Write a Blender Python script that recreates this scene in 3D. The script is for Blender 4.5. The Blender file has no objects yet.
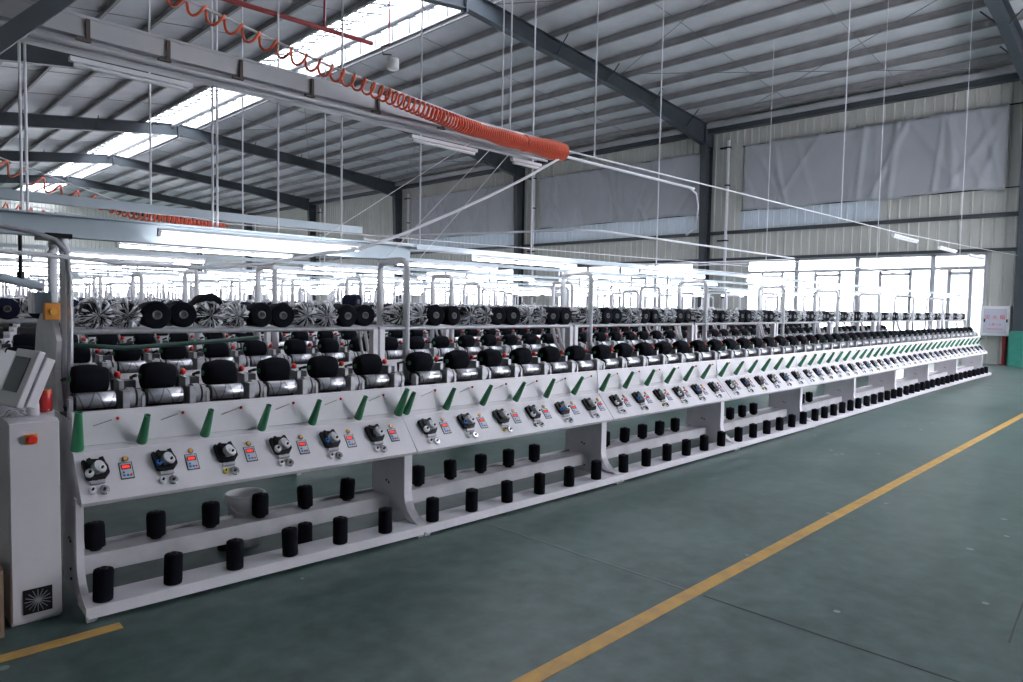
import bpy, math, random
from mathutils import Matrix, Vector
random.seed(7)
PI = math.pi
sc = bpy.context.scene
col = sc.collection

# ------------------------------------------------------------------ helpers
class MB:
    """collects shapes, links them as ONE mesh object; several materials allowed"""
    def __init__(s): s.v=[]; s.f=[]; s.m=[]; s.s=[]; s.mats=[]; s.cur=0
    def mat(s, m):
        if m not in s.mats: s.mats.append(m)
        s.cur=s.mats.index(m); return s
    def add(s, vs, fs, smooth=False, M=None):
        b=len(s.v)
        s.v += [tuple(M@Vector(p)) if M else tuple(p) for p in vs]
        for f in fs: s.f.append([b+i for i in f]); s.m.append(s.cur); s.s.append(smooth)
        return s
    def box(s, x0,x1,y0,y1,z0,z1, M=None):
        vs=[(x,y,z) for x in (x0,x1) for y in (y0,y1) for z in (z0,z1)]
        return s.add(vs,[(0,1,3,2),(4,6,7,5),(0,4,5,1),(2,3,7,6),(0,2,6,4),(1,5,7,3)],M=M)
    def cbox(s,c,d,M=None):
        return s.box(c[0]-d[0]/2,c[0]+d[0]/2,c[1]-d[1]/2,c[1]+d[1]/2,c[2]-d[2]/2,c[2]+d[2]/2,M)
    def prism(s, prof, x0, x1, axis='x', M=None):
        """closed profile (a,b) pushed along an axis. axis x: (y,z); axis y: (x,z); axis z: (x,y)"""
        n=len(prof)
        mk={'x':lambda t,a,b:(t,a,b),'y':lambda t,a,b:(a,t,b),'z':lambda t,a,b:(a,b,t)}[axis]
        vs=[mk(x0,a,b) for a,b in prof]+[mk(x1,a,b) for a,b in prof]
        fs=[(i,(i+1)%n,n+(i+1)%n,n+i) for i in range(n)]+[tuple(range(n))[::-1],tuple(range(n,2*n))]
        return s.add(vs,fs,M=M)
    def lathe(s, prof, n=16, M=None, caps=True, jit=0):
        """profile (r,z) turned about Z"""
        vs=[];fs=[]
        for r,z in prof:
            for k in range(n):
                a=2*PI*k/n; q=r*(1+random.uniform(-jit,jit)) if jit else r
                vs.append((q*math.cos(a),q*math.sin(a),z+(random.uniform(-jit,jit)*r*.4 if jit else 0)))
        for j in range(len(prof)-1):
            for k in range(n):
                fs.append((j*n+k,j*n+(k+1)%n,(j+1)*n+(k+1)%n,(j+1)*n+k))
        s.add(vs,fs,True,M)
        if caps:
            for j,rev in ((0,True),(len(prof)-1,False)):
                r,z=prof[j]
                if r>1e-5:
                    c=[(r*math.cos(2*PI*k/n),r*math.sin(2*PI*k/n),z) for k in range(n)]
                    s.add(c,[tuple(range(n))[::-1] if rev else tuple(range(n))],False,M)
        return s
    def cyl(s, p, q, r, n=12, r2=None, caps=True):
        p=Vector(p);q=Vector(q);d=q-p
        M=Matrix.Translation(p)@d.to_track_quat('Z','Y').to_matrix().to_4x4()
        return s.lathe([(r,0),(r if r2 is None else r2,d.length)],n,M,caps)
    def tube(s, pts, r, n=8, closed=False):
        pts=[Vector(p) for p in pts]; m=len(pts); vs=[];fs=[]
        up=Vector((0,0,1))
        for i,p in enumerate(pts):
            a=pts[i-1] if i or closed else p; b=pts[(i+1)%m] if i<m-1 or closed else p
            t=(b-a).normalized()
            u=up if abs(t.z)<.98 else Vector((1,0,0))
            e=t.cross(u).normalized(); g=e.cross(t).normalized()
            rr=r(i/(m-1)) if callable(r) else r
            for k in range(n):
                w=2*PI*k/n; vs.append(p+e*rr*math.cos(w)+g*rr*math.sin(w))
        for i in range(m if closed else m-1):
            for k in range(n):
                j=(i+1)%m
                fs.append((i*n+k,i*n+(k+1)%n,j*n+(k+1)%n,j*n+k))
        if not closed: fs+= [tuple(range(n))[::-1],tuple((m-1)*n+k for k in range(n))]
        return s.add(vs,fs,True)
    def sphere(s,c,r,n=10,sz=1):
        prof=[(max(r*math.sin(PI*i/8),1e-6),-r*sz*math.cos(PI*i/8)) for i in range(9)]
        return s.lathe(prof,n,Matrix.Translation(c),False)
    def mesh(s,name):
        me=bpy.data.meshes.new(name); me.from_pydata(s.v,[],s.f)
        for m in s.mats: me.materials.append(m)
        me.polygons.foreach_set('material_index',s.m); me.polygons.foreach_set('use_smooth',s.s)
        me.update(); return me
    def build(s,name,parent=None,M=None,bevel=0):
        o=bpy.data.objects.new(name,s.mesh(name)); col.objects.link(o)
        if parent: o.parent=parent
        if M is not None: o.matrix_local=M
        if bevel:
            b=o.modifiers.new('b','BEVEL'); b.width=bevel; b.segments=2; b.limit_method='ANGLE'
        return o
def inst(name,me,parent=None,M=None):
    o=bpy.data.objects.new(name,me); col.objects.link(o)
    if parent: o.parent=parent
    if M is not None: o.matrix_local=M
    return o
def tag(o,label,cat,group=None,kind=None):
    o['label']=label
    if cat: o['category']=cat
    if group: o['group']=group
    if kind: o['kind']=kind
    return o
def struct(o,label=None):
    o['kind']='structure'
    if label: o['label']=label
    return o
def empty(name,loc=(0,0,0),rz=0):
    o=bpy.data.objects.new(name,None); col.objects.link(o); o.empty_display_size=.1
    o.location=loc; o.rotation_euler=(0,0,rz); return o
KIDS={}
def kids(o):
    return [c for c in bpy.data.objects if c.parent==o]
def snapshot(o):          # remembers a thing's tree once, so copying stays fast
    KIDS[o.name]=[(c,snapshot(c)) for c in kids(o)]; return KIDS[o.name]
def copy_tree(o,tree,parent=None):
    c=o.copy(); col.objects.link(c)
    if parent is not None: c.parent=parent
    for ch,t in tree: copy_tree(ch,t,c)
    return c
T=Matrix.Translation
ORD=['first','second','third','fourth','fifth','sixth','seventh','eighth','ninth','tenth','eleventh','twelfth','thirteenth','fourteenth','fifteenth','sixteenth','seventeenth','eighteenth','nineteenth','twentieth']
NUM=['zero','one','two','three','four','five','six','seven','eight','nine','ten','eleven','twelve','thirteen','fourteen','fifteen','sixteen','seventeen','eighteen','nineteen','twenty','twenty-one','twenty-two','twenty-three','twenty-four','twenty-five','twenty-six','twenty-seven','twenty-eight','twenty-nine','thirty','thirty-one','thirty-two','thirty-three','thirty-four','thirty-five','thirty-six','thirty-seven','thirty-eight']

# ------------------------------------------------------------------ materials
def mat(name,colr,rough=.5,metal=0,noise=0,nscale=8,bump=0,bscale=60,emit=None,estr=0,dirt=None,spec=.5,stretch=None):
    m=bpy.data.materials.new(name); m.use_nodes=True; nt=m.node_tree; N=nt.nodes; L=nt.links
    b=N['Principled BSDF']; b.inputs['Base Color'].default_value=(*colr,1); b.inputs['Roughness'].default_value=rough
    b.inputs['Metallic'].default_value=metal; b.inputs['Specular IOR Level'].default_value=spec
    tc=N.new('ShaderNodeTexCoord'); src=tc.outputs['Object']
    if stretch:
        mp=N.new('ShaderNodeMapping'); mp.inputs['Scale'].default_value=stretch; L.new(src,mp.inputs[0]); src=mp.outputs[0]
    if noise:
        n=N.new('ShaderNodeTexNoise'); n.inputs['Scale'].default_value=nscale; n.inputs['Detail'].default_value=5; L.new(src,n.inputs[0])
        r=N.new('ShaderNodeValToRGB'); e=r.color_ramp.elements
        d=dirt or tuple(c*(1-noise) for c in colr)
        e[0].position=.35; e[0].color=(*d,1); e[1].position=.62; e[1].color=(*colr,1)
        L.new(n.outputs[0],r.inputs[0]); L.new(r.outputs[0],b.inputs['Base Color'])
    if bump:
        n=N.new('ShaderNodeTexNoise'); n.inputs['Scale'].default_value=bscale; n.inputs['Detail'].default_value=3; L.new(src,n.inputs[0])
        bp=N.new('ShaderNodeBump'); bp.inputs['Strength'].default_value=bump; bp.inputs['Distance'].default_value=.01
        L.new(n.outputs[0],bp.inputs['Height']); L.new(bp.outputs[0],b.inputs['Normal'])
    if emit: b.inputs['Emission Color'].default_value=(*emit,1); b.inputs['Emission Strength'].default_value=estr
    return m
cream=mat('machine_cream_paint',(.82,.79,.83),.42,noise=.10,nscale=3)
creamd=mat('machine_cream_worn',(.70,.68,.71),.5,noise=.18,nscale=5)
cabm=mat('cabinet_cream',(.70,.67,.71),.45,noise=.10,nscale=2)
black=mat('black_yarn',(.006,.0065,.011),.9,spec=.15,bump=.3,bscale=90,stretch=(1,1,6))
navy=mat('navy_yarn',(.012,.015,.035),.85,spec=.15,bump=.3,bscale=90)
darkp=mat('black_plastic',(.010,.010,.012),.4,spec=.3)
cast=mat('grey_cast_metal',(.36,.36,.38),.45,.4,noise=.3,nscale=20)
castl=mat('light_cast_metal',(.52,.52,.55),.4,.3,noise=.2,nscale=20)
red=mat('red_plastic',(.75,.03,.02),.35)
redp=mat('red_paint',(.35,.025,.03),.45,noise=.2)
green=mat('green_plastic',(.04,.25,.115),.4,noise=.12,nscale=12)
orange=mat('orange_plastic',(.75,.30,.05),.45)
orangel=mat('amber_button',(.85,.42,.08),.35)
hosem=mat('orange_hose',(.98,.19,.10),.35)
white=mat('white_plastic',(.80,.80,.82),.4)
whitep=mat('white_tube',(.84,.84,.88),.4)
steel=mat('dark_blue_grey_steel',(.058,.070,.084),.5,noise=.15,nscale=2)
purl=mat('purlin_paint',(.36,.35,.36),.6,noise=.2,nscale=2)
foil=mat('roof_insulation_foil',(.66,.66,.69),.55,noise=.12,nscale=1.5,bump=.35,bscale=3)
galv=mat('galvanised_duct',(.60,.60,.63),.4,.25,noise=.08,nscale=3)
traym=mat('blue_grey_tray',(.52,.60,.66),.45,.2,noise=.08,nscale=3)
wallm=mat('wall_sheet',(.62,.62,.58),.5,noise=.08,nscale=1)
greenw=mat('green_wainscot',(.04,.26,.20),.5,noise=.15)
tarp=mat('grey_tarpaulin',(.46,.47,.51),.5,noise=.06,nscale=1,bump=.3,bscale=2)
framew=mat('white_window_frame',(.5,.51,.56),.4)
wire=mat('grey_wire',(.25,.25,.27),.5)
bluebox=mat('blue_grey_box',(.22,.27,.32),.45)
cardb=mat('brown_cardboard',(.30,.19,.13),.8,noise=.1)
yellow=mat('yellow_floor_paint',(.66,.38,.08),.5,noise=.5,nscale=9,dirt=(.52,.30,.09))
silver=mat('chrome_dial',(.55,.55,.58),.22,1)
bluep=mat('blue_plastic',(.02,.16,.5),.4)
yellp=mat('yellow_plastic',(.7,.55,.1),.4)
keyb=mat('display_face',(.55,.6,.66),.4)
led=mat('red_digits',(.5,.02,.02),.4,emit=(1,.05,.04),estr=.5)
lcd=mat('grey_lcd_screen',(.10,.12,.14),.15)
tubel=mat('lit_tube',(.9,.9,.9),.4,emit=(.94,.95,1),estr=6.0)
tubeoff=mat('unlit_tube',(.8,.8,.82),.3)
skin=mat('outside_building',(.55,.52,.48),.8)

def drum_mat():
    m=bpy.data.materials.new('grooved_steel_drum'); m.use_nodes=True; nt=m.node_tree; N=nt.nodes; L=nt.links
    b=N['Principled BSDF']; b.inputs['Metallic'].default_value=.85; b.inputs['Roughness'].default_value=.3
    tc=N.new('ShaderNodeTexCoord'); sp=N.new('ShaderNodeSeparateXYZ'); L.new(tc.outputs['Object'],sp.inputs[0])
    at=N.new('ShaderNodeMath'); at.operation='ARCTAN2'; L.new(sp.outputs[2],at.inputs[0]); L.new(sp.outputs[1],at.inputs[1])
    # two helical grooves crossing
    outs=[]
    for sg in (1,-1):
        a=N.new('ShaderNodeMath'); a.operation='MULTIPLY_ADD'; L.new(sp.outputs[0],a.inputs[0]); a.inputs[1].default_value=sg*60
        L.new(at.outputs[0],a.inputs[2])
        s=N.new('ShaderNodeMath'); s.operation='SINE'; L.new(a.outputs[0],s.inputs[0])
        g=N.new('ShaderNodeMath'); g.operation='GREATER_THAN'; L.new(s.outputs[0],g.inputs[0]); g.inputs[1].default_value=.965; outs.append(g)
    mx=N.new('ShaderNodeMath'); mx.operation='MAXIMUM'; L.new(outs[0].outputs[0],mx.inputs[0]); L.new(outs[1].outputs[0],mx.inputs[1])
    mc=N.new('ShaderNodeMix'); mc.data_type='RGBA'; mc.inputs[6].default_value=(.62,.62,.66,1); mc.inputs[7].default_value=(.28,.28,.31,1)
    L.new(mx.outputs[0],mc.inputs[0]); L.new(mc.outputs[2],b.inputs['Base Color'])
    return m
drumm=drum_mat()

def bag_mat():
    m=bpy.data.materials.new('clear_plastic_bag'); m.use_nodes=True; nt=m.node_tree; N=nt.nodes; L=nt.links
    out=N['Material Output']; N.remove(N['Principled BSDF'])
    tc=N.new('ShaderNodeTexCoord')
    sp=N.new('ShaderNodeSeparateXYZ'); L.new(tc.outputs['Object'],sp.inputs[0])
    at=N.new('ShaderNodeMath'); at.operation='ARCTAN2'; L.new(sp.outputs[2],at.inputs[0]); L.new(sp.outputs[0],at.inputs[1])
    ln=N.new('ShaderNodeVectorMath'); ln.operation='LENGTH'; L.new(tc.outputs['Object'],ln.inputs[0])
    oi=N.new('ShaderNodeObjectInfo'); ad=N.new('ShaderNodeMath'); ad.operation='MULTIPLY_ADD'; ad.inputs[1].default_value=40; L.new(oi.outputs['Random'],ad.inputs[0]); 
    ml=N.new('ShaderNodeMath'); ml.operation='MULTIPLY'; ml.inputs[1].default_value=12; L.new(ln.outputs['Value'],ml.inputs[0]); L.new(ml.outputs[0],ad.inputs[2])
    am=N.new('ShaderNodeMath'); am.operation='MULTIPLY'; am.inputs[1].default_value=.95; L.new(at.outputs[0],am.inputs[0])
    cb=N.new('ShaderNodeCombineXYZ'); L.new(am.outputs[0],cb.inputs[0]); L.new(ad.outputs[0],cb.inputs[1]); L.new(sp.outputs[1],cb.inputs[2])
    n=N.new('ShaderNodeTexNoise'); n.inputs['Scale'].default_value=2.6; n.inputs['Detail'].default_value=3; n.inputs['Distortion'].default_value=1.5
    L.new(cb.outputs[0],n.inputs[0])
    r=N.new('ShaderNodeValToRGB'); e=r.color_ramp.elements; e[0].position=.46; e[0].color=(.06,.06,.06,1); e[1].position=.54; e[1].color=(.85,.85,.85,1)
    L.new(n.outputs[0],r.inputs[0])
    bp=N.new('ShaderNodeBump'); bp.inputs['Strength'].default_value=1; bp.inputs['Distance'].default_value=.02; L.new(n.outputs[0],bp.inputs['Height'])
    tr=N.new('ShaderNodeBsdfTransparent'); gl=N.new('ShaderNodeBsdfPrincipled')
    gl.inputs['Base Color'].default_value=(.90,.91,.95,1); gl.inputs['Roughness'].default_value=.25; gl.inputs['Specular IOR Level'].default_value=.9
    L.new(bp.outputs[0],gl.inputs['Normal'])
    mx=N.new('ShaderNodeMixShader'); L.new(r.outputs[0],mx.inputs[0]); L.new(tr.outputs[0],mx.inputs[1]); L.new(gl.outputs[0],mx.inputs[2])
    L.new(mx.outputs[0],out.inputs[0]); return m
bag=bag_mat()

def glass_mat(name='window_glass',a=.12,tint=(1,1,1)):
    m=bpy.data.materials.new(name); m.use_nodes=True; nt=m.node_tree; N=nt.nodes; L=nt.links
    out=N['Material Output']; N.remove(N['Principled BSDF'])
    tr=N.new('ShaderNodeBsdfTransparent'); tr.inputs[0].default_value=(*tint,1); gl=N.new('ShaderNodeBsdfGlossy'); gl.inputs['Roughness'].default_value=.05
    mx=N.new('ShaderNodeMixShader'); mx.inputs[0].default_value=a
    L.new(tr.outputs[0],mx.inputs[1]); L.new(gl.outputs[0],mx.inputs[2]); L.new(mx.outputs[0],out.inputs[0]); return m
glass=glass_mat()
def translucent_mat(name,c,t):
    m=bpy.data.materials.new(name); m.use_nodes=True; nt=m.node_tree; N=nt.nodes; L=nt.links
    out=N['Material Output']; N.remove(N['Principled BSDF'])
    a=N.new('ShaderNodeBsdfTranslucent'); a.inputs[0].default_value=(*c,1); d=N.new('ShaderNodeBsdfDiffuse'); d.inputs[0].default_value=(*c,1)
    mx=N.new('ShaderNodeMixShader'); mx.inputs[0].default_value=t
    L.new(d.outputs[0],mx.inputs[1]); L.new(a.outputs[0],mx.inputs[2]); L.new(mx.outputs[0],out.inputs[0]); return m
frp=translucent_mat('translucent_wall_sheet',(.52,.56,.60),.22)

def floor_mat():
    m=bpy.data.materials.new('green_epoxy_floor'); m.use_nodes=True; nt=m.node_tree; N=nt.nodes; L=nt.links
    b=N['Principled BSDF']; tc=N.new('ShaderNodeTexCoord')
    n1=N.new('ShaderNodeTexNoise'); n1.inputs['Scale'].default_value=.55; n1.inputs['Detail'].default_value=7; n1.inputs['Roughness'].default_value=.6; L.new(tc.outputs['Object'],n1.inputs[0])
    n2=N.new('ShaderNodeTexNoise'); n2.inputs['Scale'].default_value=7; n2.inputs['Detail'].default_value=6; L.new(tc.outputs['Object'],n2.inputs[0])
    r=N.new('ShaderNodeValToRGB'); e=r.color_ramp.elements; e[0].position=.38; e[0].color=(.034,.068,.060,1); e[1].position=.62; e[1].color=(.112,.172,.160,1)
    mx=N.new('ShaderNodeMix'); mx.data_type='FLOAT'; mx.inputs[0].default_value=.48; L.new(n1.outputs[0],mx.inputs[2]); L.new(n2.outputs[0],mx.inputs[3]); L.new(mx.outputs[0],r.inputs[0])
    # small pale chips
    v=N.new('ShaderNodeTexVoronoi'); v.inputs['Scale'].default_value=2.6; v.inputs['Randomness'].default_value=1; L.new(tc.outputs['Object'],v.inputs[0])
    lt=N.new('ShaderNodeMath'); lt.operation='LESS_THAN'; lt.inputs[1].default_value=.06; L.new(v.outputs['Distance'],lt.inputs[0])
    n3=N.new('ShaderNodeTexNoise'); n3.inputs['Scale'].default_value=.8; L.new(tc.outputs['Object'],n3.inputs[0])
    g=N.new('ShaderNodeMath'); g.operation='GREATER_THAN'; g.inputs[1].default_value=.46; L.new(n3.outputs[0],g.inputs[0])
    mu=N.new('ShaderNodeMath'); mu.operation='MULTIPLY'; L.new(lt.outputs[0],mu.inputs[0]); L.new(g.outputs[0],mu.inputs[1])
    mc=N.new('ShaderNodeMix'); mc.data_type='RGBA'; mc.inputs[7].default_value=(.26,.31,.30,1); L.new(mu.outputs[0],mc.inputs[0]); L.new(r.outputs[0],mc.inputs[6])
    L.new(mc.outputs[2],b.inputs['Base Color'])
    rr=N.new('ShaderNodeMapRange'); rr.inputs[3].default_value=.30; rr.inputs[4].default_value=.5; L.new(n2.outputs[0],rr.inputs[0]); L.new(rr.outputs[0],b.inputs['Roughness'])
    b.inputs['Specular IOR Level'].default_value=.5
    return m
floorm=floor_mat()
beltm=mat('dark_green_hose',(.012,.06,.04),.5)
def can_mat():
    m=mat('red_can_print',(.62,.03,.03),.35); nt=m.node_tree; N=nt.nodes; L=nt.links; b=N['Principled BSDF']
    tc=N.new('ShaderNodeTexCoord'); v=N.new('ShaderNodeTexVoronoi'); v.inputs['Scale'].default_value=34; L.new(tc.outputs['Object'],v.inputs[0])
    r=N.new('ShaderNodeValToRGB'); e=r.color_ramp.elements; e[0].position=.12; e[0].color=(.8,.55,.35,1); e[1].position=.2; e[1].color=(.6,.03,.03,1)
    L.new(v.outputs['Distance'],r.inputs[0]); L.new(r.outputs[0],b.inputs['Base Color']); return m
canm=can_mat()

# ------------------------------------------------------------------ setting
U=26.0; V1=68.1; VB=-7.0; UL=-5.5; BAY=10.68; FR=[4.0+BAY*k for k in range(-1,7)]
RU=12.6
def ztop(u):   # top of the rafters
    return 10.12-.085*(u-RU) if u>RU else 10.12-.12*(RU-u)
def zroof(u): return ztop(u)+.24
b=MB().mat(floorm); b.box(UL-.2,U+9,VB-.2,V1+8,-.2,0); struct(b.build('floor'))
# corrugated walls
def ribs(a0,a1,t,pitch=.30,d=.035,w=.09):
    """outline in plan of a ribbed sheet from a0 to a1"""
    pts=[];a=a0
    while a<a1-.01:
        for da,dd in ((0,0),(pitch-w,0),(pitch-w+.025,d),(pitch-.025,d)):
            if a+da<a1: pts.append((a+da,dd))
        a+=pitch
    pts.append((a1,0)); return pts
def sheet(mb,axis,pos,a0,a1,z0,z1,sgn=-1):
    pts=ribs(a0,a1,0); vs=[]; n=len(pts)
    zz=(z0,z1)
    for z in zz:
        for a,d in pts:
            vs.append((pos+sgn*d,a,z) if axis=='y' else (a,pos+sgn*d,z))
    mb.add(vs,[(i,i+1,n+i+1,n+i) for i in range(n-1)])
    # back skin, so the wall has thickness
    q=pos-sgn*.06
    vs=[(q,a0,z0),(q,a1,z0),(q,a1,z1),(q,a0,z1)] if axis=='y' else [(a0,q,z0),(a1,q,z0),(a1,q,z1),(a0,q,z1)]
    mb.add(vs,[(0,1,2,3)])
wr=MB().mat(wallm); fr=MB().mat(frp)
ZW=9.3
win=[]          # window bays in the right-hand wall
for k in range(len(FR)-1):
    a,bb=FR[k],FR[k+1]
    w0,w1=a+.95,bb-1.75
    if k==0: w0,w1=-5.6,2.6
    if k>=2: w0,w1=a+.6,bb-2.5
    win.append((w0,w1))
    sheet(wr,'y',U,a,w0,0,3.5); sheet(wr,'y',U,w1,bb,0,3.5); sheet(wr,'y',U,w0,w1,0,.75)
    sheet(wr,'y',U,a,bb,3.5,4.75)
    if k in (1,):
        sheet(wr,'y',U,a,8.1,4.75,5.5); sheet(fr,'y',U,8.1,13.3,4.75,5.5); sheet(wr,'y',U,13.3,bb,4.75,5.5)
    elif k in (2,3):
        sheet(wr,'y',U,a,a+.5,4.75,5.5); sheet(fr,'y',U,a+.5,bb-.5,4.75,5.5); sheet(wr,'y',U,bb-.5,bb,4.75,5.5)
    else: sheet(wr,'y',U,a,bb,4.75,5.5)
    sheet(wr,'y',U,a,bb,5.5,ZW)
struct(wr.build('wall_right'))
struct(fr.build('wall_light_strip'),'band of translucent ribbed sheet under the grey curtains')
wl=MB().mat(wallm); sheet(wl,'y',UL,VB,V1,0,ztop(UL)+.3,1); struct(wl.build('wall_left'))
wb=MB().mat(wallm); sheet(wb,'x',VB,UL,U,0,.8,1); sheet(wb,'x',VB,UL,U,4.4,10.3,1)
for a,c in ((UL,8.0),(25.0,26.0)): sheet(wb,'x',VB,a,c,.8,4.4,1); struct(wb.build('wall_back'))
wf=MB().mat(wallm); sheet(wf,'x',V1,UL,U,0,.8,-1); sheet(wf,'x',V1,UL,U,5.2,10.3,-1)
for a in (UL,4,14.5,24.9): sheet(wf,'x',V1,a,a+1.0,.8,5.2,-1)
struct(wf.build('wall_far'))
# wainscot on the near end of the right wall, grey render elsewhere
g=MB().mat(greenw).box(U-.07,U-.045,-7,4.42,0,1.07); g.box(U-.66,U-.02,3.82,4.18,0,1.07); struct(g.build('trim_1'),'dark green painted wainscot')
# roof shell with ridge opening
SK0,SK1=11.15,13.55
rf=MB().mat(foil); rl=MB().mat(translucent_mat('added_roof_light_sheet',(.8,.84,.88),.55))
ADDED_LIGHTS=[(-5.0,-4.5)]  # unseen translucent roof strip behind the camera, added to let in more daylight
for a,c in ((UL,SK0),(SK1,U+.3)):
    n=max(1,int((c-a)/1.35)); us=[a+(c-a)*i/n for i in range(n+1)]
    for i in range(n):
        u0,u1=us[i],us[i+1]
        vb=VB
        for la,lb in ADDED_LIGHTS+[(V1,V1)]:
            rf.add([(u0,vb,zroof(u0)),(u1,vb,zroof(u1)),(u1,la,zroof(u1)),(u0,la,zroof(u0)),
                (u0,vb,zroof(u0)+.1),(u1,vb,zroof(u1)+.1),(u1,la,zroof(u1)+.1),(u0,la,zroof(u0)+.1)],[(0,1,2,3),(4,5,6,7)])
            if lb>la: rl.add([(u0,la,zroof(u0)),(u1,la,zroof(u1)),(u1,lb,zroof(u1)),(u0,lb,zroof(u0))],[(0,1,2,3)])
            vb=lb
struct(rf.build('ceiling')); struct(rl.build('ceiling_added_light_strip'),'unseen translucent roof strip added behind the camera for light')
# upstands of the ridge light
up=MB().mat(white)
for s,uu in ((-1,SK0),(1,SK1)):
    up.box(uu-.03,uu+.03,VB,V1,zroof(uu)-.12,zroof(uu)+(.55 if s<0 else 1.0))
struct(up.build('trim_2'),'white upstand along the ridge skylight')
gz=MB().mat(glass_mat('skylight_sheet',.2,(.93,.97,1)))
gz.add([(SK0,VB,zroof(SK0)+.55),(SK1,VB,zroof(SK1)+1.0),(SK1,V1,zroof(SK1)+1.0),(SK0,V1,zroof(SK0)+.55)],[(0,1,2,3)])
struct(gz.build('window_skylight'))
sb=MB().mat(steel)
v=VB+.4
ZA,ZB=zroof(SK0)+.5,zroof(SK1)+.95
while v<V1:
    sb.cyl((SK0,v,ZA),(SK1,v,ZB),.032,6); sb.cyl((SK0,v,zroof(SK0)-.02),(RU-.1,v,10.62),.022,5)
    sb.cyl((RU-.2,v,10.05),(SK1-.03,v,zroof(SK1)+.35),.028,5)
    if SK0: sb.cyl((SK1-.05,v+.3,zroof(SK1)-.1),(SK1-.05,v+.3,zroof(SK1)+.5),.02,5)
    v+=.95
for t in (.15,.35,.55,.8): sb.cyl((SK0+(SK1-SK0)*t,VB,ZA+(ZB-ZA)*t),(SK0+(SK1-SK0)*t,V1,ZA+(ZB-ZA)*t),.022,5)
struct(sb.build('ceiling_skylight_bars'))
rp=MB().mat(castl).cyl((12.35,VB,9.98),(12.35,V1,9.98),.085,12); struct(rp.build('ceiling_ridge_pipe'),'round grey pipe along the ridge skylight')

# purlins: Z sections along the hall
def purlin(u):
    z=ztop(u); zu=ztop(u+.02)
    prof=[(u-.08,z),(u,z),(u,z+.2),(u+.08,z+.2),(u+.08,z+.215),(u-.012,z+.215),(u-.012,z+.015),(u-.08,z+.015)]
    m=MB().mat(purl).prism(prof,VB,V1,'y'); struct(m.build('ceiling_purlin'),'grey cold-formed purlin under the foil roof')
u=SK1+.12
while u<U-.1: purlin(u); u+=1.26
u=SK0-.05
while u>UL: purlin(u); u-=1.35
# sag rods / thin wires under the foil
sr=MB().mat(wire)
for k,f in enumerate(FR[:-1]):
    for t in (1/3.,2/3.):
        vv=f+BAY*t
        for (a,c) in ((SK1+.1,U-.1),(UL,SK0)):
            sr.cyl((a,vv,ztop(a)+.12),(c,vv,ztop(c)+.12),.012,4)
    for (a,c) in ((SK1+.1,19.5),(19.5,U-.1)):       # cross bracing
        if k in (1,3): sr.cyl((a,f+.2,ztop(a)-.02),(c,f+BAY-.2,ztop(c)-.02),.014,4); sr.cyl((c,f+.2,ztop(c)-.02),(a,f+BAY-.2,ztop(a)-.02),.014,4)
struct(sr.build('ceiling_brace_rods'))

# portal frames
def ibeam_path(mb,P,Q,dP,dQ,v,fw=.24,tf=.02,tw=.016):
    """rafter from P to Q (u, ztop) with depths dP,dQ in the plane v"""
    (u0,z0),(u1,z1)=P,Q
    def slab(za0,zb0,za1,zb1,hw):
        vs=[(u0,v-hw,za0),(u0,v+hw,za0),(u0,v+hw,zb0),(u0,v-hw,zb0),(u1,v-hw,za1),(u1,v+hw,za1),(u1,v+hw,zb1),(u1,v-hw,zb1)]
        mb.add(vs,[(0,1,2,3),(7,6,5,4),(0,4,5,1),(1,5,6,2),(2,6,7,3),(3,7,4,0)])
    slab(z0-tf,z0,z1-tf,z1,fw/2); slab(z0-dP,z0-dP+tf,z1-dQ,z1-dQ+tf,fw/2); slab(z0-dP,z0,z1-dQ,z1,tw/2)
for k,f in enumerate(FR):
    m=MB().mat(steel)
    mid=RU+8.5
    ibeam_path(m,(RU,ztop(RU)),(mid,ztop(mid)),.52,.50,f)
    ibeam_path(m,(mid,ztop(mid)),(U-.45,ztop(U-.45)),.50,.88,f)
    ibeam_path(m,(RU,ztop(RU)),(4.5,ztop(4.5)),.52,.58,f)
    ibeam_path(m,(4.5,ztop(4.5)),(UL,ztop(UL)),.58,.8,f)
    m.box(RU-.03,RU+.03,f-.13,f+.13,ztop(RU)-.62,ztop(RU)+.06)
    for du in (-.035,.035):
        for dz in (.08,.2,.4,.55): m.cyl((RU+du*1.8,f-.08,ztop(RU)-dz),(RU-du*1.8,f-.08,ztop(RU)-dz),.018,6)
    # fly braces
    for uu in (16.3,18.9,21.5,24.0,9.0,6.2):
        for s in (-1,1):
            m.cyl((uu,f+.03*s,ztop(uu)-.5),(uu,f+.55*s,ztop(uu)+.05),.02,5)
    struct(m.build('ceiling_rafter'),'dark steel roof rafter')
    c=MB().mat(steel); zt=ztop(U-.3)
    # tapered column, web in the u direction
    c.prism([(U-.36,0),(U-.34,0),(U-.62,zt-.8),(U-.64,zt-.8)],f-.14,f+.14,'y')
    c.box(U-.10,U-.08,f-.14,f+.14,0,zt)
    c.prism([(U-.36,0),(U-.08,0),(U-.08,zt),(U-.64,zt-.8)],f-.008,f+.008,'y')
    c.prism([(U-.64,zt-.86),(U-.64,zt),(U-.08,zt),(U-.08,zt-.86)],f-.12,f+.12,'y')
    struct(c.build('wall_column'),'dark steel wall column')
    if f>-1 and f<60:
        d=MB().mat(whitep).cyl((U-.14,f-.85,0),(U-.14,f-.85,8.3),.06,10)
        for zz in (2,4.3,6.5,8): d.mat(darkp).box(U-.2,U-.04,f-.93,f-.5 if zz in(4.3,8) else f-.77,zz,zz+.05)
        tag(d.build('downpipe'),'white vertical drain pipe beside the %s dark wall column from the right'%ORD[max(0,k-1)],'pipe','drain pipes by the wall columns')
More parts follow.
